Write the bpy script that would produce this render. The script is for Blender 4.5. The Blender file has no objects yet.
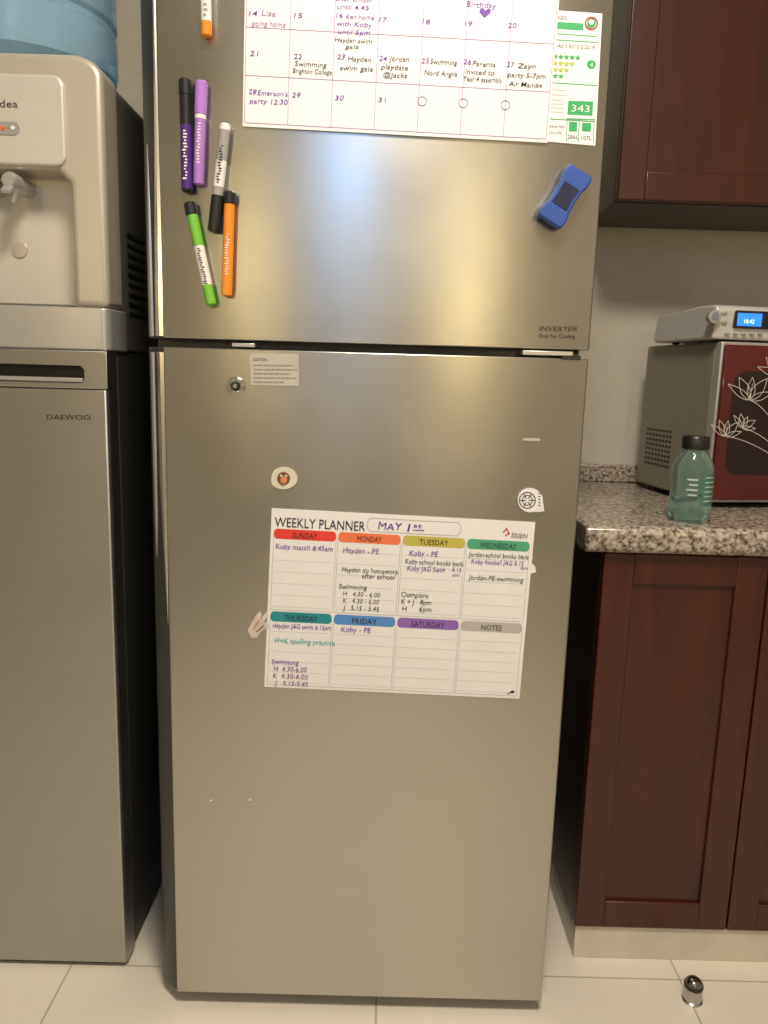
import bpy, bmesh, math, random
import numpy as np
from mathutils import Vector, Matrix
random.seed(3)
sc=bpy.context.scene
F=769.0; W=0.67; Z0=0.03
# ---------------------------------------------------------------- camera solve
def axes(yaw,pitch,roll):
    f=np.array([math.sin(yaw)*math.cos(pitch),math.cos(yaw)*math.cos(pitch),-math.sin(pitch)])
    r0=np.array([math.cos(yaw),-math.sin(yaw),0.0]); u0=np.cross(r0,f)
    r=math.cos(roll)*r0+math.sin(roll)*u0; u=-math.sin(roll)*r0+math.cos(roll)*u0
    return f,r,u
def proj(p,P3):
    f,r,u=axes(p[3],p[4],p[5]); d=np.array(P3)-np.array(p[:3])
    return 384+F*d.dot(r)/d.dot(f), 512-F*d.dot(u)/d.dot(f)
obs=[((0,1),(166,349)),((W,1),(590,357)),((0,0),(178,992)),((W,0),(541,1001))]
def res(p):
    o=[]
    for (x,t),(u,v) in obs:
        a=proj(p,(x,0,Z0+t*p[6])); o+=[a[0]-u,a[1]-v]
    return np.array(o)
p=np.array([.34,-1.24,1.18,0.0,.177,-.02,1.13])
for it in range(40):
    r_=res(p); J=np.zeros((8,7))
    for k in range(7):
        q=p.copy(); q[k]+=1e-5; J[:,k]=(res(q)-r_)/1e-5
    p=p-np.linalg.lstsq(J,r_,rcond=None)[0]*.8
CF,CR,CU=axes(p[3],p[4],p[5]); C=np.array(p[:3]); DOORH=p[6]
cam=bpy.data.cameras.new("camera"); camo=bpy.data.objects.new("camera",cam); sc.collection.objects.link(camo)
M=Matrix.Identity(4)
for i in range(3):
    M[i][0]=CR[i];M[i][1]=CU[i];M[i][2]=-CF[i];M[i][3]=C[i]
camo.matrix_world=M; cam.sensor_fit='VERTICAL'; cam.sensor_height=36; cam.lens=F/1024*36; cam.clip_start=.01
sc.camera=camo
def ray(u,v): return CF+CR*((u-384)/F)+CU*((512-v)/F)
def P(u,v,y=0.0):
    d=ray(u,v); t=(y-C[1])/d[1]; return Vector(C+d*t)
def Pz(u,v,z):
    d=ray(u,v); t=(z-C[2])/d[2]; return Vector(C+d*t)
def Px(u,v,x):
    d=ray(u,v); t=(x-C[0])/d[0]; return Vector(C+d*t)
# ---------------------------------------------------------------- materials
def mk(name):
    m=bpy.data.materials.new(name); m.use_nodes=True; nt=m.node_tree
    return m,nt,nt.nodes['Principled BSDF']
def S(b,**k):
    for n,v in k.items():
        n=n.replace('_',' ')
        if n in b.inputs: b.inputs[n].default_value=v
def noise_col(nt,b,c1,c2,scale=(1,1,1),ns=5,detail=4,lo=.3,hi=.7,coord='Object'):
    tc=nt.nodes.new('ShaderNodeTexCoord'); mp=nt.nodes.new('ShaderNodeMapping'); mp.inputs['Scale'].default_value=scale
    n=nt.nodes.new('ShaderNodeTexNoise'); n.inputs['Scale'].default_value=ns; n.inputs['Detail'].default_value=detail
    r=nt.nodes.new('ShaderNodeValToRGB'); r.color_ramp.elements[0].color=(*c1,1); r.color_ramp.elements[1].color=(*c2,1)
    r.color_ramp.elements[0].position=lo; r.color_ramp.elements[1].position=hi
    nt.links.new(tc.outputs[coord],mp.inputs[0]); nt.links.new(mp.outputs[0],n.inputs['Vector']); nt.links.new(n.outputs['Fac'],r.inputs[0])
    nt.links.new(r.outputs[0],b.inputs['Base Color']); return tc,mp,n,r
def bump(nt,b,src,s,d=.002):
    bp=nt.nodes.new('ShaderNodeBump'); bp.inputs['Strength'].default_value=s; bp.inputs['Distance'].default_value=d
    nt.links.new(src,bp.inputs['Height']); nt.links.new(bp.outputs[0],b.inputs['Normal'])
def simple(name,c,rough=.5,metal=0,var=.06,**k):
    m,nt,b=mk(name); S(b,Roughness=rough,Metallic=metal,**k)
    noise_col(nt,b,tuple(x*(1-var) for x in c),tuple(min(1,x*(1+var)) for x in c),ns=30)
    return m
def flat(name,c,rough=.5):
    m,nt,b=mk(name); S(b,Roughness=rough); b.inputs['Base Color'].default_value=(*c,1); return m
def steel(name,c,rough,aniso=.5):
    m,nt,b=mk(name); S(b,Roughness=rough,Metallic=1.0,Anisotropic=aniso)
    tc,mp,n,r=noise_col(nt,b,tuple(x*.96 for x in c),c,scale=(1.5,1.5,260),ns=3,detail=3)
    cx=nt.nodes.new('ShaderNodeCombineXYZ'); cx.inputs[2].default_value=1
    if 'Tangent' in b.inputs: nt.links.new(cx.outputs[0],b.inputs['Tangent'])
    # faint smudges: broad variation of the polish
    s=nt.nodes.new('ShaderNodeTexNoise'); s.inputs['Scale'].default_value=5; s.inputs['Detail'].default_value=3
    mr=nt.nodes.new('ShaderNodeMapRange'); mr.inputs['From Min'].default_value=.3; mr.inputs['From Max'].default_value=.7
    mr.inputs['To Min'].default_value=rough-.03; mr.inputs['To Max'].default_value=rough+.04
    nt.links.new(tc.outputs['Object'],s.inputs['Vector']); nt.links.new(s.outputs['Fac'],mr.inputs['Value']); nt.links.new(mr.outputs[0],b.inputs['Roughness'])
    bump(nt,b,n.outputs['Fac'],.05,.0006)
    return m
def wood(name,c1,c2):
    m,nt,b=mk(name); S(b,Roughness=.38); b.inputs['Coat Weight'].default_value=.12; b.inputs['Coat Roughness'].default_value=.25
    tc,mp,n,r=noise_col(nt,b,c1,c2,scale=(14,14,1.2),ns=3,detail=8,lo=.25,hi=.85)
    n.inputs['Distortion'].default_value=.6
    bump(nt,b,n.outputs['Fac'],.05,.001); return m
STEEL=steel('brushed_steel',(.515,.505,.465),.32,.4)
STEEL2=steel('brushed_steel_freezer',(.46,.455,.43),.42)
CHROME=simple('chrome',(.8,.8,.8),.12,1,.02)
SIDE=simple('dark_grey_side',(.045,.045,.043),.35,.2)
BLACK=simple('black_plastic',(.012,.012,.012),.35)
RUB=simple('black_rubber',(.02,.02,.02),.7)
PAPER=simple('paper_white',(.75,.75,.75),.45,0,.02)
PAPER2=simple('laminated_white',(.75,.75,.755),.35,0,.02)
BEIGEP=simple('label_beige',(.44,.42,.36),.5)
INK=flat('ink_black',(.012,.010,.018)); PURP=flat('ink_purple',(.12,.015,.34)); PLUM=flat('ink_plum',(.22,.04,.26)); TEALI=flat('ink_teal',(.01,.42,.40))
LINE=flat('print_grey_line',(.42,.41,.45)); LINE2=flat('print_violet_line',(.30,.18,.40)); GREY=flat('print_grey',(.48,.47,.45))
REDM=flat('print_red',(.70,.045,.03)); ORM=flat('print_orange',(.76,.17,.07)); YEM=flat('print_mustard',(.48,.42,.08)); GRM=flat('print_green',(.07,.34,.19))
TEM=flat('print_teal',(.01,.24,.28)); BLM=flat('print_blue',(.08,.24,.58)); PUM=flat('print_purple',(.24,.12,.43)); GRYM=flat('print_notes_grey',(.43,.41,.40))
EGR=flat('label_green',(.02,.34,.11)); ERED=flat('label_red',(.6,.05,.04))
WOOD=wood('cherry_wood',(.034,.0055,.003),(.078,.0125,.005))
WOODD=wood('cherry_wood_dark',(.012,.004,.003),(.026,.008,.004))
CHAMP=simple('champagne_plastic',(.52,.48,.40),.35,.35,.02)
CHAMP2=simple('champagne_light',(.64,.61,.55),.3,.3,.02)
DGREY=simple('dispenser_grey',(.12,.115,.10),.4)
SILV=simple('silver_plastic',(.47,.46,.44),.32,.5,.02)
MWSIDE=simple('microwave_shell',(.27,.26,.20),.42,.3,.03)
# ---------------------------------------------------------------- builders
def link(o,par=None,mats=()):
    sc.collection.objects.link(o)
    for m in mats: o.data.materials.append(m)
    if par: o.parent=par; o.matrix_parent_inverse=Matrix.Translation(par.location).inverted()
    return o
def empty(name,loc):
    e=bpy.data.objects.new(name,None); e.location=loc; e.empty_display_size=.05; sc.collection.objects.link(e); return e
def frombm(name,bm,mat,par=None,bev=0,seg=2,smooth=False,ang=.6):
    bmesh.ops.recalc_face_normals(bm,faces=bm.faces)
    me=bpy.data.meshes.new(name); bm.to_mesh(me); bm.free()
    o=bpy.data.objects.new(name,me); link(o,par,[mat])
    if bev:
        md=o.modifiers.new('bev','BEVEL'); md.width=bev; md.segments=seg; md.limit_method='ANGLE'; md.angle_limit=ang; md.harden_normals=False
    if smooth or bev:
        for f in me.polygons: f.use_smooth=True
        try: me.set_sharp_from_angle(angle=math.radians(40))
        except Exception: pass
    return o
def box(name,x0,x1,y0,y1,z0,z1,mat,par=None,bev=.002,seg=2):
    bm=bmesh.new(); bmesh.ops.create_cube(bm,size=1)
    for v in bm.verts: v.co=Vector(((x0+x1)/2+v.co.x*(x1-x0),(y0+y1)/2+v.co.y*(y1-y0),(z0+z1)/2+v.co.z*(z1-z0)))
    return frombm(name,bm,mat,par,bev,seg)
def prism(name,pts,axis,a,b,mat,par=None,bev=0,seg=2,ang=.6):
    bm=bmesh.new()
    def mkp(q,t):
        if axis=='z': return (q[0],q[1],t)
        if axis=='y': return (q[0],t,q[1])
        return (t,q[0],q[1])
    A=[bm.verts.new(mkp(q,a)) for q in pts]; B=[bm.verts.new(mkp(q,b)) for q in pts]
    bm.faces.new(A); bm.faces.new(B[::-1]); n=len(pts)
    for i in range(n): bm.faces.new([A[i],A[(i+1)%n],B[(i+1)%n],B[i]])
    return frombm(name,bm,mat,par,bev,seg,ang=ang)
def lathe(name,prof,center,axis,mat,par=None,seg=36):
    ax=Vector(axis).normalized(); q=Vector((0,0,1)).rotation_difference(ax); c=Vector(center)
    bm=bmesh.new(); rings=[]
    for r,z in prof:
        if r<1e-6: rings.append([bm.verts.new(c+q@Vector((0,0,z)))])
        else: rings.append([bm.verts.new(c+q@Vector((r*math.cos(2*math.pi*i/seg),r*math.sin(2*math.pi*i/seg),z))) for i in range(seg)])
    for A,B in zip(rings,rings[1:]):
        for i in range(seg):
            j=(i+1)%seg
            a=[A[i%len(A)],A[j%len(A)],B[j%len(B)],B[i%len(B)]]; s=[]
            for v in a:
                if v not in s: s.append(v)
            if len(s)>2: bm.faces.new(s)
    return frombm(name,bm,mat,par,0,smooth=True)
def rrect(x0,x1,z0,z1,r,n=5):
    o=[]
    for cx,cz,a in((x1-r,z1-r,0),(x0+r,z1-r,90),(x0+r,z0+r,180),(x1-r,z0+r,270)):
        for i in range(n+1):
            t=math.radians(a+90*i/n); o.append((cx+r*math.cos(t),cz+r*math.sin(t)))
    return o
class MB:
    """accumulates flat printed marks lying on a vertical surface (plane y=const)"""
    def __init__(s): s.v=[];s.f=[];s.mi=[];s.m=[]
    def mat(s,m):
        if m not in s.m: s.m.append(m)
        return s.m.index(m)
    def add(s,pts,m):
        b=len(s.v); s.v+=[tuple(q) for q in pts]; s.f.append(list(range(b,b+len(pts)))); s.mi.append(s.mat(m))
    def poly(s,px,m,y=-.002,base=0.0):
        q=[P(u,v,base) for u,v in px]; s.add([(a.x,y,a.z) for a in q],m)
    def line(s,px,w,m,y=-.002,base=0.0):
        q=[P(u,v,base) for u,v in px]; ww=w/620/2
        for a,b in zip(q,q[1:]):
            d=Vector((b.x-a.x,0,b.z-a.z)); 
            if d.length<1e-6: continue
            n=Vector((-d.z,0,d.x)).normalized()*ww; e=d.normalized()*ww*.5
            s.add([(k.x,y,k.z) for k in (a+n-e,a-n-e,b-n+e,b+n+e)],m)
    def ell(s,u,v,ru,rv,m,y=-.002,base=0.0,n=20,a0=0,a1=360):
        s.poly([(u+ru*math.cos(math.radians(a0+(a1-a0)*i/n)),v+rv*math.sin(math.radians(a0+(a1-a0)*i/n))) for i in range(n)],m,y,base)
    def ring(s,u,v,r,w,m,y=-.002,base=0.0,n=16):
        s.line([(u+r*math.cos(6.2832*i/n),v+r*math.sin(6.2832*i/n)) for i in range(n+1)],w,m,y,base)
    def text(s,body,u,v,w,h,m,y=-.0026,slope=.045,base=0.0,shear=0.0,thin=0.0,wob=0.0):
        cu=bpy.data.curves.new('t','FONT'); cu.body=body; cu.resolution_u=2; cu.shear=shear; cu.offset=thin
        ob=bpy.data.objects.new('t',cu); sc.collection.objects.link(ob); bpy.context.view_layer.update()
        me=bpy.data.meshes.new_from_object(ob)
        if len(me.vertices):
            xs=[a.co.x for a in me.vertices]; x0=min(xs); x1=max(xs)
            p0=P(u,v,base); p1=P(u+w,v+slope*w,base); ph=P(u,v-h,base)
            ex=Vector((p1.x-p0.x,0,p1.z-p0.z)); wid=ex.length; ex.normalize(); ez=Vector((-ex.z,0,ex.x)); hh=(ph-p0).length
            sx=wid/(x1-x0); sz=hh/.70; b=len(s.v); f1=random.uniform(2.2,3.6); f2=random.uniform(0,6)
            for a in me.vertices:   # handwriting wobble: letters drift up/down and swell slightly
                xx=a.co.x; dy_=wob*math.sin(f1*xx+f2)+wob*.6*math.sin(7.3*xx+f2*2); dx_=wob*.5*math.sin(9*a.co.y+3*xx)
                q=Vector((p0.x,y,p0.z))+ex*((xx-x0+dx_)*sx)+ez*((a.co.y*(1+wob*1.2*math.sin(4.1*xx+f2))+dy_)*sz); s.v.append(tuple(q))
            k=s.mat(m)
            for f in me.polygons: s.f.append([b+i for i in f.vertices]); s.mi.append(k)
        bpy.data.objects.remove(ob); bpy.data.meshes.remove(me); bpy.data.curves.remove(cu)
    def obj(s,name,par=None):
        me=bpy.data.meshes.new(name); me.from_pydata(s.v,[],s.f); o=bpy.data.objects.new(name,me); link(o,par,s.m)
        for f,k in zip(me.polygons,s.mi): f.material_index=k
        return o
def sheet(name,px,mat,y0,y1,par):
    q=[P(u,v) for u,v in px]
    return prism(name,[(a.x,a.z) for a in q],'y',y0,y1,mat,par)
# ---------------------------------------------------------------- room
YW=.76; XL=-1.5; XR=2.0; YB=-2.7; ZC=2.65
gx=Pz(376,1012,0).x; gy=Pz(650,979,0).y
m,nt,b=mk('floor_tile'); S(b,Roughness=.3)
tc=nt.nodes.new('ShaderNodeTexCoord'); mp=nt.nodes.new('ShaderNodeMapping'); mp.inputs['Location'].default_value=(-gx,-gy,0)
bk=nt.nodes.new('ShaderNodeTexBrick'); bk.offset=0; bk.inputs['Scale'].default_value=1; bk.inputs['Brick Width'].default_value=.6; bk.inputs['Row Height'].default_value=.6
bk.inputs['Mortar Size'].default_value=.0020; bk.inputs['Mortar Smooth'].default_value=.3
bk.inputs['Color1'].default_value=(.78,.73,.64,1); bk.inputs['Color2'].default_value=(.76,.71,.62,1); bk.inputs['Mortar'].default_value=(.44,.39,.32,1)
nn=nt.nodes.new('ShaderNodeTexNoise'); nn.inputs['Scale'].default_value=3; nn.inputs['Detail'].default_value=6
mx=nt.nodes.new('ShaderNodeMixRGB'); mx.blend_type='MULTIPLY'; mx.inputs[0].default_value=.15
nt.links.new(tc.outputs['Object'],mp.inputs[0]); nt.links.new(mp.outputs[0],bk.inputs['Vector']); nt.links.new(tc.outputs['Object'],nn.inputs['Vector'])
nt.links.new(bk.outputs['Color'],mx.inputs[1]); nt.links.new(nn.outputs['Fac'],mx.inputs[2]); nt.links.new(mx.outputs[0],b.inputs['Base Color'])
bump(nt,b,bk.outputs['Fac'],-.3,.001); TILE=m
WALL=simple('wall_paint',(.53,.49,.41),.6,0,.03)
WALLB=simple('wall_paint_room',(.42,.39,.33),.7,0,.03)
CEIL=simple('ceiling_paint',(.6,.58,.52),.8,0,.02)
box('floor',XL,XR,YB,YW,-.05,0,TILE,None,0)
box('ceiling',XL,XR,YB,YW,ZC,ZC+.05,CEIL,None,0)
box('wall_back',XL,XR,YW,YW+.06,0,ZC,WALL,None,0)
box('wall_left',XL-.06,XL,YB,YW,0,ZC,WALLB,None,0)
box('wall_right',XR,XR+.06,YB,YW,0,ZC,WALLB,None,0)
box('wall_front',XL,XR,YB-.06,YB,0,ZC,WALLB,None,0)
# ---------------------------------------------------------------- refrigerator
TOPZ=2.0; Z1=Z0+DOORH; ZU=Z1+.014
fr=empty('refrigerator',(W/2,.3,0))
r=.006
prof=[(0,0),(W-r,0),(W-r*.3,r*.3),(W,r),(W,.062),(-.036,.062),(-.037,.036),(-.034,.031),(-.003,.001)]
box('body',-.03,W-.004,.066,.68,.03,TOPZ-.02,SIDE,fr,.004)
for nme,a,b_ in(('lower_door',Z0,Z1),('upper_door',ZU,TOPZ)):
    o=prism(nme,prof,'z',a,b_,STEEL,fr,.0015)
    o.data.materials.append(SIDE)
    for f in o.data.polygons:
        n=f.normal
        if n.x<-.5 and abs(n.z)<.1: f.material_index=1
box('seam_gasket',-.02,W-.01,.03,.07,Z1-.004,ZU+.004,BLACK,fr,0)
for i in range(4): 
    lathe('foot_%d'%(i+1),[(0,0),(.02,0),(.02,.01),(.012,.012),(.012,.035),(0,.035)],(.05+(W-.12)*(i%2),.12+.5*(i//2),0),(0,0,1),RUB,fr)
# handle grips running down the slanted left edge of both doors
def grip(name,secs,mat):
    bm=bmesh.new(); rows=[]
    for z,t0,t1,h in secs:   # t along slanted edge: 0 front, 1 back
        row=[]
        for t,k in((t0,0),(t0+(t1-t0)*.25,1),(t0+(t1-t0)*.75,1),(t1,0)):
            x=-.003-.031*t-h*k*.3; y=.001+.030*t-h*k*1.0
            row.append(bm.verts.new((x,y-.0006,z)))
        rows.append(row)
    for A,B in zip(rows,rows[1:]):
        for i in range(3): bm.faces.new([A[i],A[i+1],B[i+1],B[i]])
    return frombm(name,bm,mat,fr,smooth=True)
zz=lambda v:P(160,v).z
HC=simple('handle_satin_chrome',(.80,.79,.76),.25,1,.02)
grip('handle_lower',[(zz(352),.0,.50,.006),(zz(420),.0,.48,.006),(zz(480),.0,.44,.006),(zz(540),.02,.34,.004),(zz(590),.05,.22,.002),(zz(625),.08,.12,.0)],HC)
grip('handle_lower_rear',[(zz(352),.66,.98,.003),(zz(450),.66,.96,.003),(zz(520),.7,.92,.002),(zz(560),.8,.88,.0)],SILV)
grip('handle_upper',[(zz(336),.0,.52,.006),(zz(290),.0,.50,.006),(zz(230),.0,.44,.005),(zz(170),.02,.36,.004),(zz(100),.04,.28,.003),(zz(-60),.05,.22,.002)],HC)
grip('handle_upper_rear',[(zz(336),.66,.98,.003),(zz(270),.68,.96,.003),(zz(200),.72,.92,.002),(zz(140),.8,.88,.0)],SILV)
# hinge / trim bits at the seam
q=P(243,345); box('seam_clip',q.x-.018,q.x+.018,.002,.03,q.z-.003,q.z+.003,SILV,fr,.001)
q=P(548,353.5); box('hinge_cover',q.x-.040,q.x+.040,.001,.04,q.z-.003,q.z+.004,SILV,fr,.001)
q=P(571,356); box('hinge_pin',q.x-.015,q.x+.015,-.003,.03,q.z-.006,q.z+.001,BLACK,fr,.001)
# key lock
q=P(236,386)
lathe('lock_ring',[(0,0),(.013,0),(.0145,.003),(.0125,.006),(.010,.006),(.0095,.003),(0,.003)],(q.x,0,q.z),(0,-1,0),CHROME,fr)
lathe('lock_core',[(0,.002),(.0080,.002),(.0075,.007),(0,.0075)],(q.x,0,q.z),(0,-1,0),BLACK,fr)
lathe('lock_key_slot',[(0,.007),(.004,.0075),(.0035,.009),(0,.009)],(q.x,0,q.z),(0,-1,0),CHROME,fr)
for k,(u,v) in enumerate(((211,801),(250,800))):
    q=P(u,v); lathe('door_dent_%d'%(k+1),[(.0034,.0),(.0028,.0008),(.0012,.0002),(0,.0001)],(q.x,0,q.z),(0,-1,0),CHROME,fr,16)
mb=MB()
LOGO=flat('logo_grey',(.09,.08,.065)); LOGOD=flat('logo_dark',(.05,.043,.032))
mb.text('INVERTER',539,331,38,4.8,LOGOD,-.0010,.01,shear=.2); mb.text('Dual Fan Cooling',539,338,36,4.2,LOGOD,-.0010,.01)
mb.obj('door_lettering',fr)
# caution label
lb=empty('caution_label',P(275,369)); sheet('label_sheet',[(250,353),(299,354),(299,386),(251,385)],BEIGEP,-.0012,-.0002,lb)
mb=MB(); mb.text('CAUTION',253,361,14,3,INK,-.0016,.01)
for k,(w) in enumerate((40,43,36,42,30)): mb.text('loremm ipsumdo losit ametcon secte'[:10+w//2],254,366+k*4.2,w,2.2,LOGO,-.0016,.01)
mb.obj('label_print',lb)
# small stickers/magnets
q=P(531,439); st=empty('small_sticker',q); sheet('sticker_sheet',[(523,438),(540,438.5),(540,441),(523,440.5)],simple('sticker_pale',(.45,.43,.38),.4),-.0012,-.0002,st)
q=P(284,478); mg=empty('round_food_magnet',q)
MAGB=simple('magnet_cream',(.60,.58,.46),.4); MAGO=simple('magnet_orange',(.50,.20,.07),.4,0,.3); MAGD=simple('magnet_brown',(.16,.06,.025),.4)
def blob(name,px,y0,y1,mat,par): return sheet(name,px,mat,y0,y1,par)
bl=[(284+13*math.cos(t)*(1+.06*math.sin(3*t+1)),478+11.5*math.sin(t)*(1+.06*math.cos(2*t))) for t in [6.2832*i/24 for i in range(24)]]
blob('magnet_base',bl,-.004,-.0002,MAGB,mg)
lathe('magnet_plate',[(0,.004),(.0105,.004),(.010,.0055),(0,.0057)],(q.x,0,q.z),(0,-1,0),MAGD,mg)
lathe('magnet_food',[(0,.0055),(.0060,.0055),(.005,.0075),(0,.0082)],(q.x+.000,0,q.z-.003),(0,-1,0),MAGO,mg)
for k,(a_,b_) in enumerate(((-.004,.004),(.004,.004))): lathe('magnet_eye_%d'%(k+1),[(0,.0055),(.0022,.0055),(.0017,.0068),(0,.007)],(q.x+a_,0,q.z+b_),(0,-1,0),MAGB,mg,12)
q=P(530,500); mg=empty('round_logo_magnet',q)
sheet('magnet_disc',[(530+12.5*math.cos(6.2832*i/28),500+12*math.sin(6.2832*i/28)) for i in range(28)],PAPER2,-.003,-.0002,mg)
sheet('magnet_tag',[(533,505),(543,503),(544,511),(535,512)],PAPER2,-.0025,-.0004,mg)
mb=MB(); mb.ring(527,500,8.0,.9,INK,-.0034); mb.ring(527,500,5,.7,INK,-.0034)
for a in range(6):
    t=a*math.pi/3; mb.line([(527+2*math.cos(t),500+2*math.sin(t)),(527+7*math.cos(t),500+7*math.sin(t))],.8,INK,-.0036)
for k in range(5): mb.line([(538.2,493+k*3),(539.8,493.5+k*3)],.9,INK,-.0034)
mb.obj('magnet_print',mg)
q=P(258,625); mg=empty('hand_magnet',q)
sheet('hand_shape',[(248,630),(252,622),(257,614),(260,611),(262,615),(260,620),(266,612),(269,613),(264,622),(268,623),(270,626),(262,630),(257,637),(252,637)],simple('magnet_pink',(.62,.52,.46),.4,0,.2),-.0035,-.0002,mg)
mb=MB(); mb.line([(254,628),(259,620)],1,MAGO,-.004); mb.line([(257,631),(264,625)],1,MAGD,-.004); mb.obj('hand_print',mg)
mg=empty('clip_magnet',P(532,563)); sheet('magnet_body',[(524,551),(532,553),(533,558),(530,562),(535,566),(536,572),(529,574),(523,572)],PAPER2,-.0008,-.0001,mg)
# ---------------------------------------------------------------- monthly calendar
cal=empty('monthly_calendar',P(400,80)); BL=P(243,127); BR=P(547,143.5)
ex=(BR-BL); wc=ex.length; ex.normalize(); up=Vector((-ex.z,0,ex.x)); rowh=.0655
def G(s,t): 
    q=BL+ex*(wc*s)+up*(rowh*t); return q
H=6.1
prism('calendar_sheet',[(G(s,t).x,G(s,t).z) for s,t in((0,0),(1,0),(1,H),(0,H))],'y',-.0035,-.0022,PAPER2,cal)
mb=MB()
def gl(s0,t0,s1,t1,w,m,y=-.0039):
    a=G(s0,t0);b_=G(s1,t1); d=(b_-a).normalized(); n=Vector((-d.z,0,d.x))*w/2
    mb.add([(k.x,y,k.z) for k in(a+n,a-n,b_-n,b_+n)],m)
gm=.006
for i in range(8): gl(gm+(1-2*gm)*i/7,.08,gm+(1-2*gm)*i/7,5.35,.0009,LINE2)
for j in range(6): gl(gm,j+.08,1-gm,j+.08,.0009,LINE2)
mb.obj('calendar_grid',cal)
mb=MB(); y=-.0042
T=lambda b_,u,v,w,h,m=INK: mb.text(b_,u,v,w,h*.85,m,y,.05,shear=.12,thin=.002,wob=.03)
T('after school',336,2,36,5,PURP);T('until 4.45',337,10,32,5.5,PURP); T('Birthday',466,8,30,7,PURP)
mb.poly([(484,19),(479,13),(480,9.5),(483,9.5),(485,12),(488,9.5),(490.5,11),(490,14)],PURP,y)
T('14',249,17,9,6,PURP);T('Lisa',262,17,14,7,LINE2);T('going home',252,27,34,7,LINE2);T('15',294,19,9,6,PURP)
T('16',336,19,7,6,PURP);T('Ken home',346,20,28,6,PURP);T('with Koby',337,27,35,6,PURP);T('until 5pm',338,35,32,6,PURP);T('Hayden swim',335,43,37,5.5,INK);T('gala',345,49.5,14,5,INK)
T('17',379,23,8,6,PURP);T('18',422,25,8,6,PURP);T('19',464,27,8,6,PURP);T('20',507,29,9,6,PURP)
T('21',250,57,9,6,PURP);T('22',294,60,8,6,PURP);T('Swimming',295,67,32,6);T('Brighton College',293,74,39,6)
T('23',337,60,8,6,PURP);T('Hayden',348,62,23,6);T('swim gala',340,71,33,6)
T('24',379,62,8,6,PURP);T('Jordan',389,62,20,6);T('playdate',381,70,27,6);T('@Jacks',383,78,24,6)
T('25',421,64,8,6,PURP);T('Swimming',430,65,27,6);T('Nord Anglia',424,76,33,6)
T('26',463,65,8,6,PURP);T('Parents',472,67,23,6);T('invited to',465,75,29,6);T('Year 4 assembly',463,82,39,6)
T('27',506,68,8,6,PURP);T('Zayn',517,69,18,6);T('party 5-7pm',507,78,38,6);T('Air Maniax',508,87,34,6)
T('28',249,95,8,6,PURP);T("Emerson's",258,96,30,6,PURP);T('party 12:30',250,104,38,6,PURP)
T('29',292,98,9,6,PURP);T('30',335,101,9,6,PURP);T('31',378,103,8,6,PURP)
for u,v in((422,102),(463,104),(505,106)): mb.ring(u,v,4.5,.6,LINE2,y)
T('MAY',330,-128,90,18,PURP)
for i,dn in enumerate(('Sun','Mon','Tue','Wed','Thu','Fri','Sat')): T(dn,258+i*44,-96+i*2,18,7,PURP)
mb.obj('calendar_writing',cal)
# ---------------------------------------------------------------- energy label
el=empty('energy_label',P(575,80))
sheet('label_sheet',[(545,10),(602,14),(595,146),(538,141)],PAPER,-.0016,-.0002,el)
mb=MB(); y=-.0019
mb.poly([(553,22),(583,24),(583,31),(553,29)],EGR,y); mb.line([(553,34),(596,37)],.8,EGR,y); mb.line([(552,40),(598,43)],.8,EGR,y)
mb.ring(591,24,6,1.3,ERED,y-.0003); mb.ell(591,24,4.5,4.5,EGR,y-.0002); mb.ell(591,23,2.5,2.5,PAPER,y-.0004)
mb.text('LABEL',554,20,14,4,INK,y,.05); mb.text('UAE.S 5010-5:2019',554,48,40,4,INK,y,.05)
def star(u,v,R,m_):
    mb.poly([(u+(R if i%2==0 else R*.42)*math.sin(i*math.pi/5),v-(R if i%2==0 else R*.42)*math.cos(i*math.pi/5)) for i in range(10)],m_,y-.0003)
YS=flat('star_olive',(.35,.45,.05))
for k,n in enumerate((5,4,3,2)):
    for i in range(n): star(555+i*5.6,57+k*6.5+i*.3,3.2,(EGR,YS,YS,EGR)[k])
mb.ell(591,65,4.5,4.5,EGR,y); mb.line([(549,83),(597,86)],.8,EGR,y); mb.text('4',589.5,67.5,3,4.5,PAPER,y-.0003)
for k in range(2): mb.line([(552,90+k*5),(566,91+k*5)],1,GREY,y)
mb.poly([(568,101),(593,102),(592,116),(567,115)],EGR,y); mb.text('343',571,112,18,7,PAPER,y-.0003,.04)
for k in range(4): mb.line([(550,100+k*4),(563,101+k*4)],.9,GREY,y)
mb.line([(546,119),(594,122)],.8,EGR,y)
mb.poly([(569,122),(577,122.5),(576.5,132),(568.5,131.5)],EGR,y);mb.poly([(582,123),(591,123.5),(590.5,132),(581.5,131.5)],EGR,y)
mb.text('286L',567,139,11,4,INK,y,.05); mb.text('107L',581,140,10,4,INK,y,.05); mb.text('COMPARTMENT',547,128,18,2.5,INK,y,.05);mb.text('VOLUME',547,134,14,2.5,INK,y,.05)
for (a,b_,c,d) in((567,119,594,120),(594,120,593,143),(579,119,578,142),(567,119,566,141)): mb.line([(a,b_),(c,d)],.7,EGR,y-.0003)
mb.obj('label_print',el)
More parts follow.
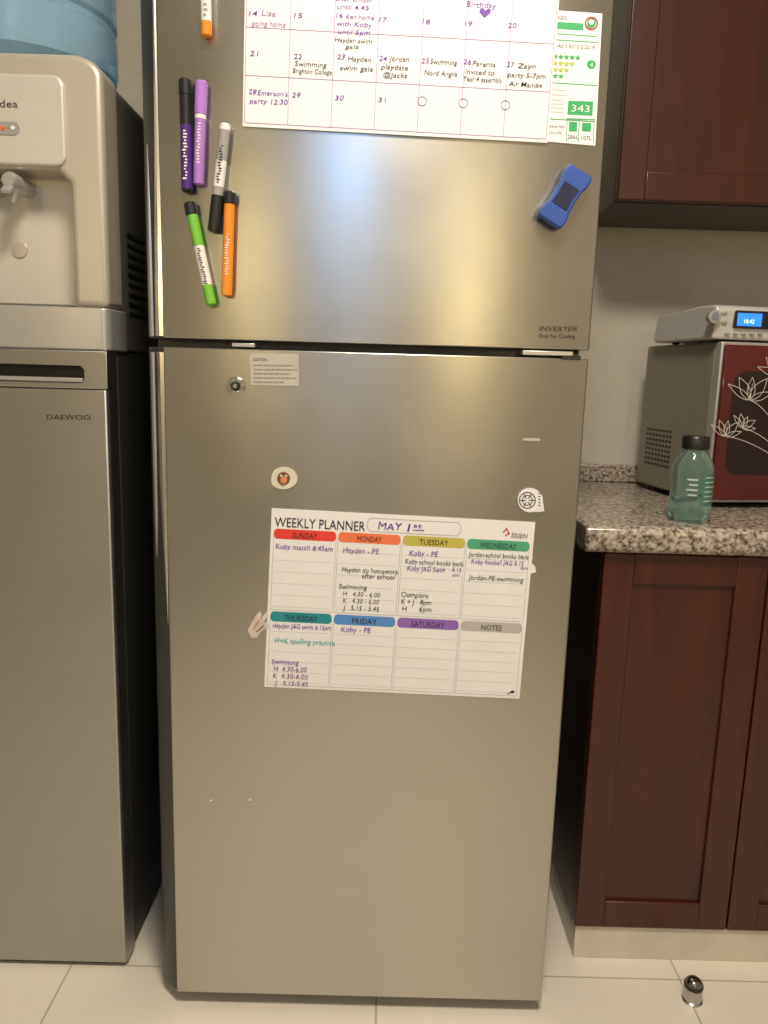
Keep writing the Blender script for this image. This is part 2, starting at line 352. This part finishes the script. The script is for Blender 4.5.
# ---------------------------------------------------------------- weekly planner
wp=empty('weekly_planner',P(398,602))
cs=[(272,508),(535,522),(519,698),(264.5,686)]
sheet('planner_sheet',cs,PAPER2,-.0030,-.0012,wp)
mb=MB(); y=-.0033; y2=-.0038
def B(s,t):
    a=[cs[0][i]*(1-s)+cs[1][i]*s for i in(0,1)]; b_=[cs[3][i]*(1-s)+cs[2][i]*s for i in(0,1)]
    return (a[0]*(1-t)+b_[0]*t,a[1]*(1-t)+b_[1]*t)
def pill(s0,s1,t0,t1,m_):
    c=[]; 
    hs=(s1-s0)*.055; ht=(t1-t0)/2
    for i in range(9):
        a=math.radians(90+180*i/8); c.append(B(s0+hs+hs*math.cos(a),(t0+t1)/2-ht*math.sin(a)))
    for i in range(9):
        a=math.radians(-90+180*i/8); c.append(B(s1-hs+hs*math.cos(a),(t0+t1)/2-ht*math.sin(a)))
    mb.poly(c,m_,y)
heads=[('SUNDAY',REDM),('MONDAY',ORM),('TUESDAY',YEM),('WEDNESDAY',GRM),('THURSDAY',TEM),('FRIDAY',BLM),('SATURDAY',PUM),('NOTES',GRYM)]
for k,(h,mm) in enumerate(heads):
    c=k%4; rr=k//4; s0=.012+c*.2455; s1=s0+.238; t0=(.112,.575)[rr]; t1=t0+.056
    pill(s0,s1,t0,t1,mm)
    w=len(h)*4.1; u,v=B((s0+s1)/2,t1-.010); mb.text(h,u-w/2,v-w*.024,w,5.4,INK,y2,.05)
    tb=(.565,.985)[rr]
    for j in range(6):
        t=t1+.055+j*(tb-t1-.06)/5.2
        for d in range(26):
            a=s0+.008+(s1-s0-.016)*d/26; mb.line([B(a,t),B(a+.0035,t)],.55,LINE,y)
    mb.line([B(s0,t1-.02),B(s0,tb)],.5,LINE,y); mb.line([B(s1,t1-.02),B(s1,tb)],.5,LINE,y)
    mb.line([B(s0,tb),B(s1,tb)],.5,LINE,y)
mb.text('WEEKLY PLANNER',275,526,90,9.5,INK,y2,.052)
rb=[B(.365+.355*a,.025+.075*b_) for a,b_ in((0.03,0),(.97,0),(1,.3),(1,.7),(.97,1),(.03,1),(0,.7),(0,.3),(.03,0))]
mb.line(rb,.7,LINE,y)
T=lambda b_,u,v,w,h,m=INK: mb.text(b_,u,v,w,h,m,y2,.05,shear=.1,wob=.03)
T('MAY',378,529,24,7.5,PURP);T('1',407,530.5,3,8,PURP);T('st',413,527,9,4.5,PURP); mb.line([(413,529.5),(424,530)],.8,PURP,y2)
T('ESSEN',511,537,16,4.5,LOGO); mb.line([(503,532),(506,528),(509,533),(505,535)],1.2,ERED,y2)
T('Koby match 8:45am',276,548,57,5,PURP)
T('Hayden - PE',343,552,36,5.5,PLUM);T('Hayden do homework',342,571,56,5);T('after school',362,577.5,33,5)
T('Swimming',339,588,28,5);T('H   4.30 - 6.00',343,595,37,4.6,LOGO);T('K   4.30 - 6.00',343,602,36,4.6,LOGO);T('J   5.15 - 5.45',343,609,36,4.6)
T('Koby - PE',409,555,29,5.5,PURP);T('Koby school books back',405,563,58,5);T('Koby JAG Swim',407,570,38,5,PURP);T('6.15',452,571,9,4,PURP);T('am',452,576,7,3.5,PURP)
T('Champions',401,596,27,5);T('K + J   8pm',401,603,30,5);T('H      6pm',402,610,29,5)
T('Jordan-school books back',468,556,60,5);T('Koby football JAG 6.15',471,563,52,4.6,PURP);T('Jordan-PE-swimming',468,579,55,5);T('am',520,569,7,3.5,PURP)
T('Hayden JAG swim 6:15am',273,627,58,5,PURP);T('H+K spelling practice',275,642,60,5.5,TEALI);T('Koby - PE',341,631,30,5.5,PURP)
T('Swimming',272,663,27,5,PURP);T('H  4.30-6.00',274,670,33,5,PLUM);T('K  4.30-6.00',273,677,35,5,PLUM);T('J   5.15-5.45',275,684.0,33,4.6,PLUM)
mb.line([(507,693),(514,690)],.8,INK,y2); mb.ell(512,691,2,1.2,INK,y2)
mb.obj('planner_writing',wp)
# ---------------------------------------------------------------- markers
CLR={'w':simple('pen_white',(.72,.70,.68),.35),'k':BLACK,'p':simple('pen_dark_purple',(.06,.02,.16),.3),'v':simple('pen_violet',(.36,.17,.54),.3),
 'o':simple('pen_orange',(.78,.25,.02),.3),'g':simple('pen_green',(.16,.46,.04),.3),'s':simple('pen_grey',(.30,.29,.28),.35)}
def pen(a,b_,rad,segs,label=None):
    A=P(*a);B_=P(*b_); d=B_-A; L=d.length; e=empty('marker_pen',(A+B_)/2); yy=-rad-.0006
    A=Vector((A.x,yy,A.z)); ax=Vector((d.x,0,d.z)).normalized()
    for i,(t0,t1,kind,cl) in enumerate(segs):
        z0,z1=t0*L,t1*L; R=rad
        if kind=='cap': pr=[(0,z0),(R*.8,z0),(R,z0+.002),(R,z1-.0008),(R*.9,z1),(0,z1)]
        elif kind=='body': pr=[(0,z0),(R*.88,z0),(R*.88,z1),(0,z1)]
        elif kind=='tail': pr=[(0,z0),(R*.88,z0),(R*.85,z1-.002),(R*.6,z1),(0,z1)]
        elif kind=='ring': pr=[(0,z0),(R*.91,z0),(R*.91,z1),(0,z1)]
        lathe('%s_%d'%(kind,i+1),pr,A,ax,CLR[cl],e,24)
    return e,A,ax,L
def marks(e,A,ax,L,rad,t0,t1,m_,n):
    bm=bmesh.new(); side=Vector((ax.z,0,-ax.x))
    for i in range(n):
        t=t0+(t1-t0)*(i+.5)/n; c=A+ax*(t*L)+Vector((0,-rad*.93,0)); off=side*rad*random.uniform(-.15,.15); hw=rad*random.uniform(.12,.32); hl=(t1-t0)*L/n*.25
        vs=[bm.verts.new(c+off+side*sx*hw+ax*sz*hl) for sx,sz in((-1,-1),(1,-1),(1,1),(-1,1))]; bm.faces.new(vs)
    o=frombm('label_print',bm,m_,e)
R=.0098
z=pen((187,82),(189,194),R,[(0,.14,'cap','k'),(.14,.40,'ring','k'),(.40,.97,'body','p'),(.97,1,'tail','k')]); marks(*z,R,.45,.9,CLR['w'],16)
z=pen((203,84),(200,187),R*.95,[(0,.32,'cap','v'),(.32,.36,'ring','w'),(.36,.85,'body','v'),(.85,1,'tail','v')]); marks(*z,R*.95,.4,.8,CLR['w'],14)
z=pen((215,233),(227,126),R*.95,[(0,.34,'cap','k'),(.34,.42,'ring','s'),(.42,.66,'body','w'),(.66,.94,'body','s'),(.94,1,'tail','w')]); marks(*z,R*.95,.44,.8,CLR['k'],14)
z=pen((231,193),(228,297),R*.95,[(0,.12,'cap','k'),(.12,.32,'body','o'),(.32,.85,'body','o'),(.85,1,'tail','o')]); marks(*z,R*.95,.4,.8,CLR['w'],16)
z=pen((191,204),(213,306),R*.95,[(0,.12,'cap','k'),(.12,.42,'body','g'),(.42,.80,'body','w'),(.80,1,'tail','g')]); marks(*z,R*.95,.44,.8,CLR['k'],16)
z=pen((206,-70),(208,40),R*.9,[(0,.30,'cap','o'),(.30,.86,'body','w'),(.86,1,'tail','o')]); marks(*z,R*.9,.45,.84,CLR['s'],8)
# ---------------------------------------------------------------- eraser
q=P(562,199.5); er=empty('whiteboard_eraser',q)
BLUE=simple('eraser_blue',(.02,.07,.32),.45); NAVY=simple('eraser_dark_felt',(.012,.015,.05),.8)
a=P(575,178)-P(549,220); ax=a.normalized(); L=.086; sd=Vector((ax.z,0,-ax.x)); wd=.043
def er_shape(pts,y0,y1,mat,name,bev):
    pp=[]
    for s_,t_ in pts:
        k=Vector(q)+ax*(t_*L/2)+sd*(s_*wd/2); pp.append((k.x,k.z))
    prism(name,pp,'y',y0,y1,mat,er,bev,3)
half=[(1,.9),(.85,1),(-.85,1),(-1,.9),(-1,.62),(-.86,.42),(-.83,0),(-.86,-.42),(-1,-.62),(-1,-.9),(-.85,-1),(.85,-1),(1,-.9),(1,-.62),(.86,-.42),(.83,0),(.86,.42),(1,.62)]
er_shape(half,-.024,-.008,BLUE,'eraser_holder',.003); er_shape([(a_*.94,b_*.96) for a_,b_ in half],-.008,-.0002,NAVY,'felt_pad',.001)
er_shape([(.62,.40),(-.62,.40),(-.56,0),(-.62,-.40),(.62,-.40),(.56,0)],-.0250,-.0238,NAVY,'grip_inlay',.0004)
# ---------------------------------------------------------------- upright freezer (left)
fy=Pz(60,966,0).y
xr=P(109,400,fy).x; zt=P(60,350,fy).z
fz=empty('upright_freezer',(xr-.28,.42,0)); xl=xr-.56
box('body',xl,xr-.002,fy+.052,.70,.02,zt,SIDE,fz,.004)
zb=P(60,388,fy).z
prism('door',[(xl,fy),(xr-.006,fy),(xr-.001,fy+.006),(xr-.001,fy+.048),(xl,fy+.048)],'z',.010,zb-.0015,STEEL2,fz,.002)
rx=P(84,375,fy).x; r0=P(84,383,fy).z; r1=P(84,366,fy).z
pts=[(xl,zb),(xr-.001,zb),(xr-.001,zt),(xl,zt),(xl,r1),(rx-.006,r1),(rx,r1-.006),(rx,r0+.006),(rx-.006,r0),(xl,r0)]
prism('top_rail',pts,'y',fy-.001,fy+.048,STEEL2,fz,.0015)
box('grip_recess',xl,rx+.004,fy+.03,fy+.046,r0-.004,r1+.004,BLACK,fz,0)
box('grip_lip',xl,rx-.004,fy+.004,fy+.03,r0+.001,r0+.008,SILV,fz,.001)
box('base_plinth',xl+.01,xr-.01,fy+.01,fy+.05,0.0,.0095,BLACK,fz,.001)
for i in range(2): box('foot_%d'%(i+1),(xl+.03,xr-.07)[i],(xl+.07,xr-.03)[i],.6,.64,0,.022,BLACK,fz,.001)
mb=MB(); mb.text('DAEWOO',47,419.5,44,5,LOGOD,fy-.0008,.01,base=fy,thin=.01); mb.obj('door_lettering',fz)
# ---------------------------------------------------------------- water dispenser
dy=fy+.01; dxr=P(107,240,dy).x; dxc=P(4,200,dy).x; dxl=2*dxc-dxr
z0=zt+.001; ztop=P(40,52,dy).z; zbase=P(60,306,dy).z; zn=P(60,170,dy).z; nr=P(72,240,dy).x; nl=2*dxc-nr
wd_=empty('water_dispenser',(dxc,.3,z0))
rr=.05; o_=[(dxl,zbase)]
for i in range(9):
    t=math.radians(180-90*i/8); o_.append((dxl+rr+rr*math.cos(t),ztop-rr*.7+rr*.7*math.sin(t)))
for i in range(9):
    t=math.radians(90-90*i/8); o_.append((dxr-rr+rr*math.cos(t),ztop-rr*.7+rr*.7*math.sin(t)))
o_+=[(dxr,zbase),(nr,zbase),(nr,zn-.02),(nr-.02,zn),(nl+.02,zn),(nl,zn-.02),(nl,zbase)]
prism('front_shell',o_,'y',dy,dy+.075,CHAMP,wd_,.010,4)
box('niche_back',nl-.005,nr+.005,dy+.06,dy+.078,zbase,zn+.01,CHAMP2,wd_,0)
prism('rear_shell',[(dxl+.003,z0+.002)]+[(x_+(.003 if x_<dxc else -.003),z_-.004) for x_,z_ in o_[1:19]]+[(dxr-.003,z0+.002)],'y',dy+.072,dy+.38,DGREY,wd_,.004)
prism('base_tray',rrect(dxl+.0,dxr+.0,dy-.004,dy+.10,.015),'z',z0,zbase-.001,SILV,wd_,.003)
box('drip_grid',nl+.01,nr-.01,dy+.005,dy+.058,zbase-.001,zbase+.003,DGREY,wd_,.001)
pn=P(66,120,dy).x; pz0=P(60,167,dy).z; pz1=P(60,76,dy).z
prism('control_panel',rrect(2*dxc-pn,pn,pz0,pz1,.018),'y',dy-.006,dy+.01,CHAMP2,wd_,.004,3)
dp=dy+.004
prism('indicator_window',rrect(P(-14,130,dy).x,P(22,130,dy).x,P(10,136,dy).z,P(10,123,dy).z,.010),'y',dp-.0115,dp-.009,SILV,wd_,.0006)
LEDR=flat('led_red',(.8,.12,.03)); 
for k,u in enumerate((-6,5,15)):
    q=P(u,129.5,dy); lathe('indicator_%d'%(k+1),[(0,.0115),(.0035,.0115),(.003,.0130),(0,.0135)],(q.x,dp,q.z),(0,-1,0),(BLACK,LEDR,PAPER)[k],wd_,16)
mb=MB(); mb.text('Midea',-13,107,31,7.5,LOGOD,dp-.0108,.02,base=dy-.006); mb.obj('front_lettering',wd_)
for k,u in enumerate((9,-22)):
    q=P(u,180,dy-.01)
    lathe('tap_block_%d'%(k+1),[(0,-.06),(.014,-.06),(.014,.008),(.010,.014),(0,.014)],(q.x,dy,q.z),(0,-1,0),SILV,wd_,24)
    lathe('tap_spout_%d'%(k+1),[(0,0),(.011,0),(.009,-.026),(.006,-.030),(0,-.030)],(q.x,dy+.002,q.z-.004),(0,0,1),SILV,wd_,24)
    prism('tap_lever_%d'%(k+1),[(dy-.004,q.z-.002),(dy-.026,q.z-.018),(dy-.024,q.z-.024),(dy-.000,q.z-.012)],'x',q.x-.008,q.x+.008,SILV,wd_,.001)
q=P(20,250,dy+.06); lathe('niche_button',[(0,0),(.014,0),(.013,.003),(0,.004)],(q.x,dy+.06,q.z),(0,-1,0),CHAMP,wd_,24)
for k in range(9):
    a_=Px(122,232+k*10,dxr-.003); box('side_vent_%d'%(k+1),dxr-.006,dxr-.0015,dy+.11,dy+.22,a_.z-.003,a_.z+.003,BLACK,wd_,0)
m,nt,b=mk('water_jug_blue'); S(b,Roughness=.08,IOR=1.25); b.inputs['Transmission Weight'].default_value=.7; b.inputs['Base Color'].default_value=(.45,.72,.95,1); JUG=m
jc=(P(20,30,dy+.17).x,dy+.19,ztop); R=.160
lathe('water_jug',[(0,-.002),(.045,-.002),(.05,.004),(.09,.008),(.13,.016),(R-.004,.032),(R,.045),(R,.10),(R-.006,.107),(R-.006,.115),(R,.122),(R,.20),(R-.006,.207),(R-.006,.215),(R,.222),(R,.30),(R-.03,.335),(0,.34)],jc,(0,0,1),JUG,None,48)
lathe('jug_collar',[(.0,-.004),(.10,-.004),(.10,-.0025),(0,-.0025)],jc,(0,0,1),CHAMP,wd_,40)
# ---------------------------------------------------------------- base cabinet + countertop
fl=Pz(600,958,0)
cyf=fl.y-.03; cz=P(590,526,cyf).z; ct=.05
cxl=P(586,540,cyf).x; kx=P(601,600,cyf+.02).x; kx=max(kx,cxl+.012)
m,nt,b=mk('granite'); S(b,Roughness=.2)
tc,mp,n,r_=noise_col(nt,b,(.06,.045,.04),(.47,.42,.36),ns=130,detail=8,lo=.34,hi=.62)
r_.color_ramp.elements.new(.43).color=(.20,.16,.13,1); r_.color_ramp.elements.new(.52).color=(.34,.29,.24,1); GRAN=m
cpt=empty('countertop',(1.2,.4,cz-ct))
prism('slab',[(cyf+.01,cz-ct),(cyf+.002,cz-ct+.008),(cyf,cz-ct/2),(cyf+.002,cz-.008),(cyf+.01,cz),(YW-.001,cz),(YW-.001,cz-ct)],'x',cxl,XR-.001,GRAN,cpt,.004)
box('upstand',cxl,XR-.001,YW-.022,YW-.001,cz+.0005,cz+.045,GRAN,cpt,.003)
bc=empty('base_cabinet',(1.2,.4,0)); kf=cyf+.045; kt=cz-ct-.001; kb=P(600,928,cyf+.025).z
box('carcass',kx+.001,XR-.002,kf,YW-.002,kb,kt,WOODD,bc,.001)
PL=simple('plinth_beige',(.62,.57,.48),.5)
box('toe_kick',kx+.005,XR-.002,cyf+.03,YW-.01,0,kb-.001,PL,bc,.001)
def door(name,x0,x1,z0_,z1_,yf,par,st=.058,mat=WOOD):
    loc=Vector(((x0+x1)/2,yf,(z0_+z1_)/2))
    e=empty(name,loc); e.parent=par; e.matrix_parent_inverse=Matrix.Translation(par.location).inverted()
    t=.022
    def bx(n_,*a):
        o=box(n_,*a,mat,None,.003,3); o.parent=e; o.matrix_parent_inverse=Matrix.Translation(loc).inverted()
        return o
    bx('stile_1',x0,x0+st,yf,yf+t,z0_,z1_); bx('stile_2',x1-st,x1,yf,yf+t,z0_,z1_)
    bx('rail_1',x0+st-.001,x1-st+.001,yf,yf+t,z0_,z0_+st); bx('rail_2',x0+st-.001,x1-st+.001,yf,yf+t,z1_-st,z1_)
    bx('panel',x0+st-.002,x1-st+.002,yf+.008,yf+t-.002,z0_+st-.002,z1_-st+.002)
yf=kf-.022; dw=P(762,640,yf).x-kx-.001
x=kx+.001; k=1
while x+dw<XR: door('cabinet_door_%d'%k,x,x+dw-.003,kb+.003,kt-.003,yf,bc); x+=dw; k+=1
# ---------------------------------------------------------------- wall cabinet
ucy=YW-.29; ux=P(616,215,ucy).x; uz=P(640,201,ucy).z
uc=empty('wall_cabinet',(1.3,.6,uz)); 
box('carcass',ux,XR-.002,ucy+.023,YW-.002,uz,ZC-.25,WOODD,uc,.001)
udw=.42; x=ux; k=1
while x+udw<XR: door('cabinet_door_%d'%k,x,x+udw-.003,uz+.002,ZC-.26,ucy,uc); x+=udw; k+=1
# ---------------------------------------------------------------- microwave
mc=Pz(705,508,cz); my=mc.y; mxl=mc.x
mz0=cz+.012; mz1=P(712,341,my).z; mw=empty('microwave_oven',(mxl,my,cz)); md=.34
md=min(md,YW-.09-my)
box('shell',mxl,mxl+.49,my+.02,my+md,mz0,mz1,MWSIDE,mw,.006,3)
m,nt,b=mk('microwave_red_glass'); S(b,Roughness=.08); b.inputs['Coat Weight'].default_value=.4; MRED=m
noise_col(nt,b,(.035,.003,.003),(.13,.005,.006),ns=2.5,detail=1,lo=.35,hi=.65)
box('front_frame',mxl,mxl+.49,my,my+.021,mz0,mz1,SILV,mw,.003)
box('door_glass',mxl+.005,mxl+.36,my-.008,my+.002,mz0+.006,mz1-.006,MRED,mw,.003,3)
prism('door_window',rrect(mxl+.030,mxl+.335,mz0+.060,mz1-.058,.03),'y',my-.0088,my-.007,simple('window_black',(.014,.006,.006),.08),mw,.0004)
box('control_strip',mxl+.365,mxl+.484,my-.006,my+.002,mz0+.008,mz1-.006,BLACK,mw,.003)
for k in range(2): lathe('control_knob_%d'%(k+1),[(0,0),(.022,0),(.02,.016),(0,.018)],(mxl+.425,my-.006,mz0+.09+k*.13),(0,-1,0),SILV,mw,24)
for k,(a_,b_) in enumerate(((.04,.05),(.45,.05),(.04,md-.05),(.45,md-.05))): lathe('foot_%d'%(k+1),[(0,0),(.012,0),(.014,.0125),(0,.0125)],(mxl+a_,my+b_,cz),(0,0,1),RUB,mw,16)
bm=bmesh.new()
for i in range(8):
    for j in range(8):
        r_=bmesh.ops.create_cube(bm,size=1)
        for v in r_['verts']: v.co=Vector((mxl-.0002+v.co.x*.001,my+md-.04-i*.015+v.co.y*.009,mz0+.055+j*.0115+v.co.z*.0055))
frombm('side_vents',bm,BLACK,mw)
mb=MB(); FL=flat('floral_print',(.72,.66,.60)); yy=my-.0094
def petal(u,v,a,L_,w_):
    for sgn in(1,-1):
        seg=[]
        for i in range(9):
            t=i/8; wv=math.sin(math.pi*t**.8)*w_*sgn; seg.append((u+math.cos(a)*L_*t-math.sin(a)*wv,v+math.sin(a)*L_*t+math.cos(a)*wv))
        mb.line(seg,.65,FL,yy,base=my)
for (u,v,s_,tw) in((724,436,.85,.2),(750,400,1.25,.15),(742,428,.7,.5),(784,376,1.2,-.1)):
    for k,a_ in enumerate((-2.7,-2.2,-1.6,-1.0,-.45)):
        if u+23*s_*math.cos(a_+tw)<708: continue
        petal(u,v,a_+tw,23*s_*(1-.1*((k*7)%3)),(3.0,4.2,3.4,4.4,3.0)[k]*s_)
    for o in(-.3,.3): mb.line([(u,v),(u+5*o,v-8*s_),(u+9*o,v-13*s_)],.5,FL,yy,base=my)
    mb.line([(u+ (800-u)*t+6*math.sin(3*t),v+(478-v)*t**1.4) for t in [i/8 for i in range(9)]],.65,FL,yy,base=my)
mb.obj('floral_print',mw)
# ---------------------------------------------------------------- kitchen radio on microwave
rz0=mz1+.0005; ryf=my-.002; rxl=P(700,330,ryf).x; rz1=P(705,303,ryf).z
rxl=max(rxl,mxl-.02); kr=empty('kitchen_radio',(mxl,my,rz0))
prism('casing',[(ryf+.006,rz0+.004),(ryf,rz1-.010),(ryf+.008,rz1-.002),(ryf+.06,rz1),(ryf+.24,rz1-.012),(ryf+.25,rz0+.008),(ryf+.235,rz0+.004)],'x',rxl,rxl+.29,simple('radio_silver',(.60,.59,.58),.3,.3,.02),kr,.005,3)
for k,(a_,b_) in enumerate(((.03,.03),(.26,.03),(.03,.2),(.26,.2))): lathe('foot_%d'%(k+1),[(0,0),(.008,0),(.008,.006),(0,.006)],(rxl+a_,ryf+b_,rz0),(0,0,1),RUB,kr,12)
q=P(711,317,ryf); lathe('dial',[(0,0),(.014,0),(.0145,.006),(.013,.012),(.008,.013),(.007,.0115),(0,.0115)],(q.x,ryf+.002,q.z),(0,-1,0),SILV,kr,32)
lathe('dial_centre',[(0,.011),(.008,.011),(.007,.0135),(0,.014)],(q.x,ryf+.002,q.z),(0,-1,0),simple('dial_blue_grey',(.22,.26,.33),.3,.3),kr,24)
a_=P(734,328,ryf);b_=P(768,311,ryf)
prism('display_bezel',rrect(a_.x,a_.x+.085,a_.z,b_.z,.004),'y',ryf-.0015,ryf+.004,BLACK,kr,.0005)
m,nt,b=mk('lcd_blue'); b.inputs['Base Color'].default_value=(.01,.04,.2,1); b.inputs['Emission Color'].default_value=(.02,.20,1,1); b.inputs['Emission Strength'].default_value=1.7; LCD=m
box('display_screen',a_.x+.006,a_.x+.06,ryf-.0022,ryf-.001,a_.z+.005,b_.z-.005,LCD,kr,0)
mb=MB(); m,nt,b=mk('lcd_digits'); b.inputs['Emission Color'].default_value=(.6,.9,1,1); b.inputs['Emission Strength'].default_value=1.6; LD=m
mb.text('18:42',745,323,11,4,LD,ryf-.0027,.03,base=ryf); mb.obj('display_digits',kr)
for k in range(2): q=P(724,313+k*9,ryf); box('button_%d'%(k+1),q.x-.006,q.x+.006,ryf-.002,ryf+.004,q.z-.003,q.z+.003,SILV,kr,.001)
for k in range(5): q=P(728+k*9,333.5,ryf); box('button_%d'%(k+3),q.x-.005,q.x+.005,ryf-.001,ryf+.004,q.z-.0018,q.z+.0018,SILV,kr,.0006)
mw.rotation_euler=(0,0,math.radians(9)); kr.rotation_euler=(0,0,math.radians(9))
# ---------------------------------------------------------------- water bottle
bq=Pz(688,520,cz); bz=cz+.0005
ptop=P(695,436,bq.y).z; hB=ptop-bz; R=.0385
gb=empty('water_bottle',(bq.x,bq.y,bz))
m,nt,b=mk('teal_glass'); S(b,Roughness=.06,IOR=1.25); b.inputs['Transmission Weight'].default_value=.9; b.inputs['Base Color'].default_value=(.50,.76,.70,1); TG=m
lathe('bottle_glass',[(0,0),(R*.85,0),(R,.006),(R,.03),(R*.96,hB*.35),(R,hB*.58),(R*.94,hB*.68),(R*.66,hB*.79),(R*.56,hB*.83),(R*.56,hB*.86),(0,hB*.86)],(bq.x,bq.y,bz),(0,0,1),TG,gb,40)
lathe('bottle_cap',[(0,hB*.85),(R*.62,hB*.85),(R*.64,hB*.87),(R*.64,hB*.98),(R*.58,hB),(0,hB)],(bq.x,bq.y,bz),(0,0,1),BLACK,gb,32)
LBL=simple('bottle_label_print',(.42,.52,.48),.5); LBG=simple('bottle_label_green',(.06,.17,.13),.5)
mb=MB()
def wrap(z0_,z1_,a0,a1,m_,n=8,k_=1.015):
    for i in range(n):
        t0=a0+(a1-a0)*i/n;t1=a0+(a1-a0)*(i+1)/n; rr_=R*k_
        mb.add([(bq.x+rr_*math.sin(t),bq.y-rr_*math.cos(t),z_) for t,z_ in((t0,z0_),(t1,z0_),(t1,z1_),(t0,z1_))],m_)
wrap(bz+hB*.20,bz+hB*.58,.10,1.15,LBG,12,1.012)
for k in range(6): wrap(bz+hB*(.53-.055*k),bz+hB*(.545-.055*k),.25,.75+.1*(k%3),LBL,8,1.03)
for k in range(4): wrap(bz+hB*(.50-.06*k),bz+hB*(.52-.06*k),-.6+.1*(k%2),-.1,LBL)
mb.obj('label_print',gb)
# ---------------------------------------------------------------- floor door stop
dq=Pz(692,1000,0); ds=empty('door_stop',dq); 
lathe('metal_base',[(0,0),(.019,0),(.019,.003),(.0165,.005),(.0165,.028),(.0155,.030),(0,.030)],(dq.x,dq.y,0),(0,0,1),simple('stop_chrome',(.50,.49,.47),.22,1,.02),ds,32)
lathe('rubber_ring',[(0,.0295),(.0172,.0295),(.0178,.033),(.0172,.037),(0,.037)],(dq.x,dq.y,0),(0,0,1),RUB,ds,32)
lathe('metal_cap',[(0,.0365),(.0160,.0365),(.015,.042),(.009,.047),(0,.049)],(dq.x,dq.y,0),(0,0,1),simple('dark_chrome',(.25,.24,.23),.2,1,.02),ds,32)
# ---------------------------------------------------------------- lights (real fittings in the room behind the viewer)
def emis(name,c,s):
    m,nt,b=mk(name); b.inputs['Base Color'].default_value=(*c,1); b.inputs['Emission Color'].default_value=(*c,1); b.inputs['Emission Strength'].default_value=s; return m
def area(name,loc,rot,size,energy,col,shape='DISK',sy=None):
    l=bpy.data.lights.new(name,'AREA'); l.shape=shape; l.size=size; l.energy=energy; l.color=col
    if sy: l.size_y=sy
    o=bpy.data.objects.new(name,l); o.location=loc; o.rotation_euler=rot; sc.collection.objects.link(o); return o
def mirror(u,v,yb):
    d=ray(u,v); t=(0-C[1])/d[1]; h=C+d*t; t2=(-yb)/d[1]; return Vector((h[0]+d[0]*t2,yb,h[2]+d[2]*t2))
for nm,(u,v),pw in(('wall_lamp',(160,262),3.0),('wall_lamp',(575,285),4.2)):
    q=mirror(u,v,YB+.12)
    e=empty(nm,(q.x,YB+.05,q.z)); box('backplate',q.x-.05,q.x+.05,YB+.001,YB+.02,q.z-.07,q.z+.07,SILV,e,.003)
    box('arm',q.x-.01,q.x+.01,YB+.02,YB+.07,q.z-.01,q.z+.01,SILV,e,.002)
    lathe('shade',[(.09,-.10),(.095,-.09),(.095,.09),(.09,.10)],(q.x,YB+.11,q.z),(0,0,1),emis('lamp_shade_glow',(1,.74,.32),3),e,32)
    area('wall_lamp_light',(q.x,YB+.23,q.z),(math.radians(90),0,0),.22,pw,(1,.77,.38))
q=mirror(338,165,YB)
e=empty('window_1',q); ww,wh=.46,.50
box('frame_top',q.x-ww/2-.04,q.x+ww/2+.04,YB+.001,YB+.03,q.z+wh/2,q.z+wh/2+.04,PAPER,e); box('frame_bottom',q.x-ww/2-.04,q.x+ww/2+.04,YB+.001,YB+.03,q.z-wh/2-.04,q.z-wh/2,PAPER,e)
box('frame_left',q.x-ww/2-.04,q.x-ww/2,YB+.001,YB+.03,q.z-wh/2,q.z+wh/2,PAPER,e); box('frame_right',q.x+ww/2,q.x+ww/2+.04,YB+.001,YB+.03,q.z-wh/2,q.z+wh/2,PAPER,e)
box('pane',q.x-ww/2,q.x+ww/2,YB+.001,YB+.01,q.z-wh/2,q.z+wh/2,emis('window_daylight_pane',(.30,.55,1),1.0),e,0)
area('window_daylight',(q.x,YB+.05,q.z),(math.radians(90),0,0),ww,4.6,(.26,.52,1),'RECTANGLE',wh)
cl=empty('ceiling_light',(.5,-1.0,ZC-.03)); lathe('diffuser',[(0,-.02),(.22,-.02),(.25,0),(.25,.028),(0,.028)],(.5,-1.0,ZC-.03),(0,0,1),emis('ceiling_diffuser',(1,.86,.66),2),cl,40)
area('ceiling_light_lamp',(.5,-1.0,ZC-.06),(0,0,0),.5,52,(1,.875,.71))
w=bpy.data.worlds.new('world'); sc.world=w; w.use_nodes=True; w.node_tree.nodes['Background'].inputs[0].default_value=(.9,.82,.68,1); w.node_tree.nodes['Background'].inputs[1].default_value=.15
sc.view_settings.view_transform='Standard'; sc.view_settings.look='None'
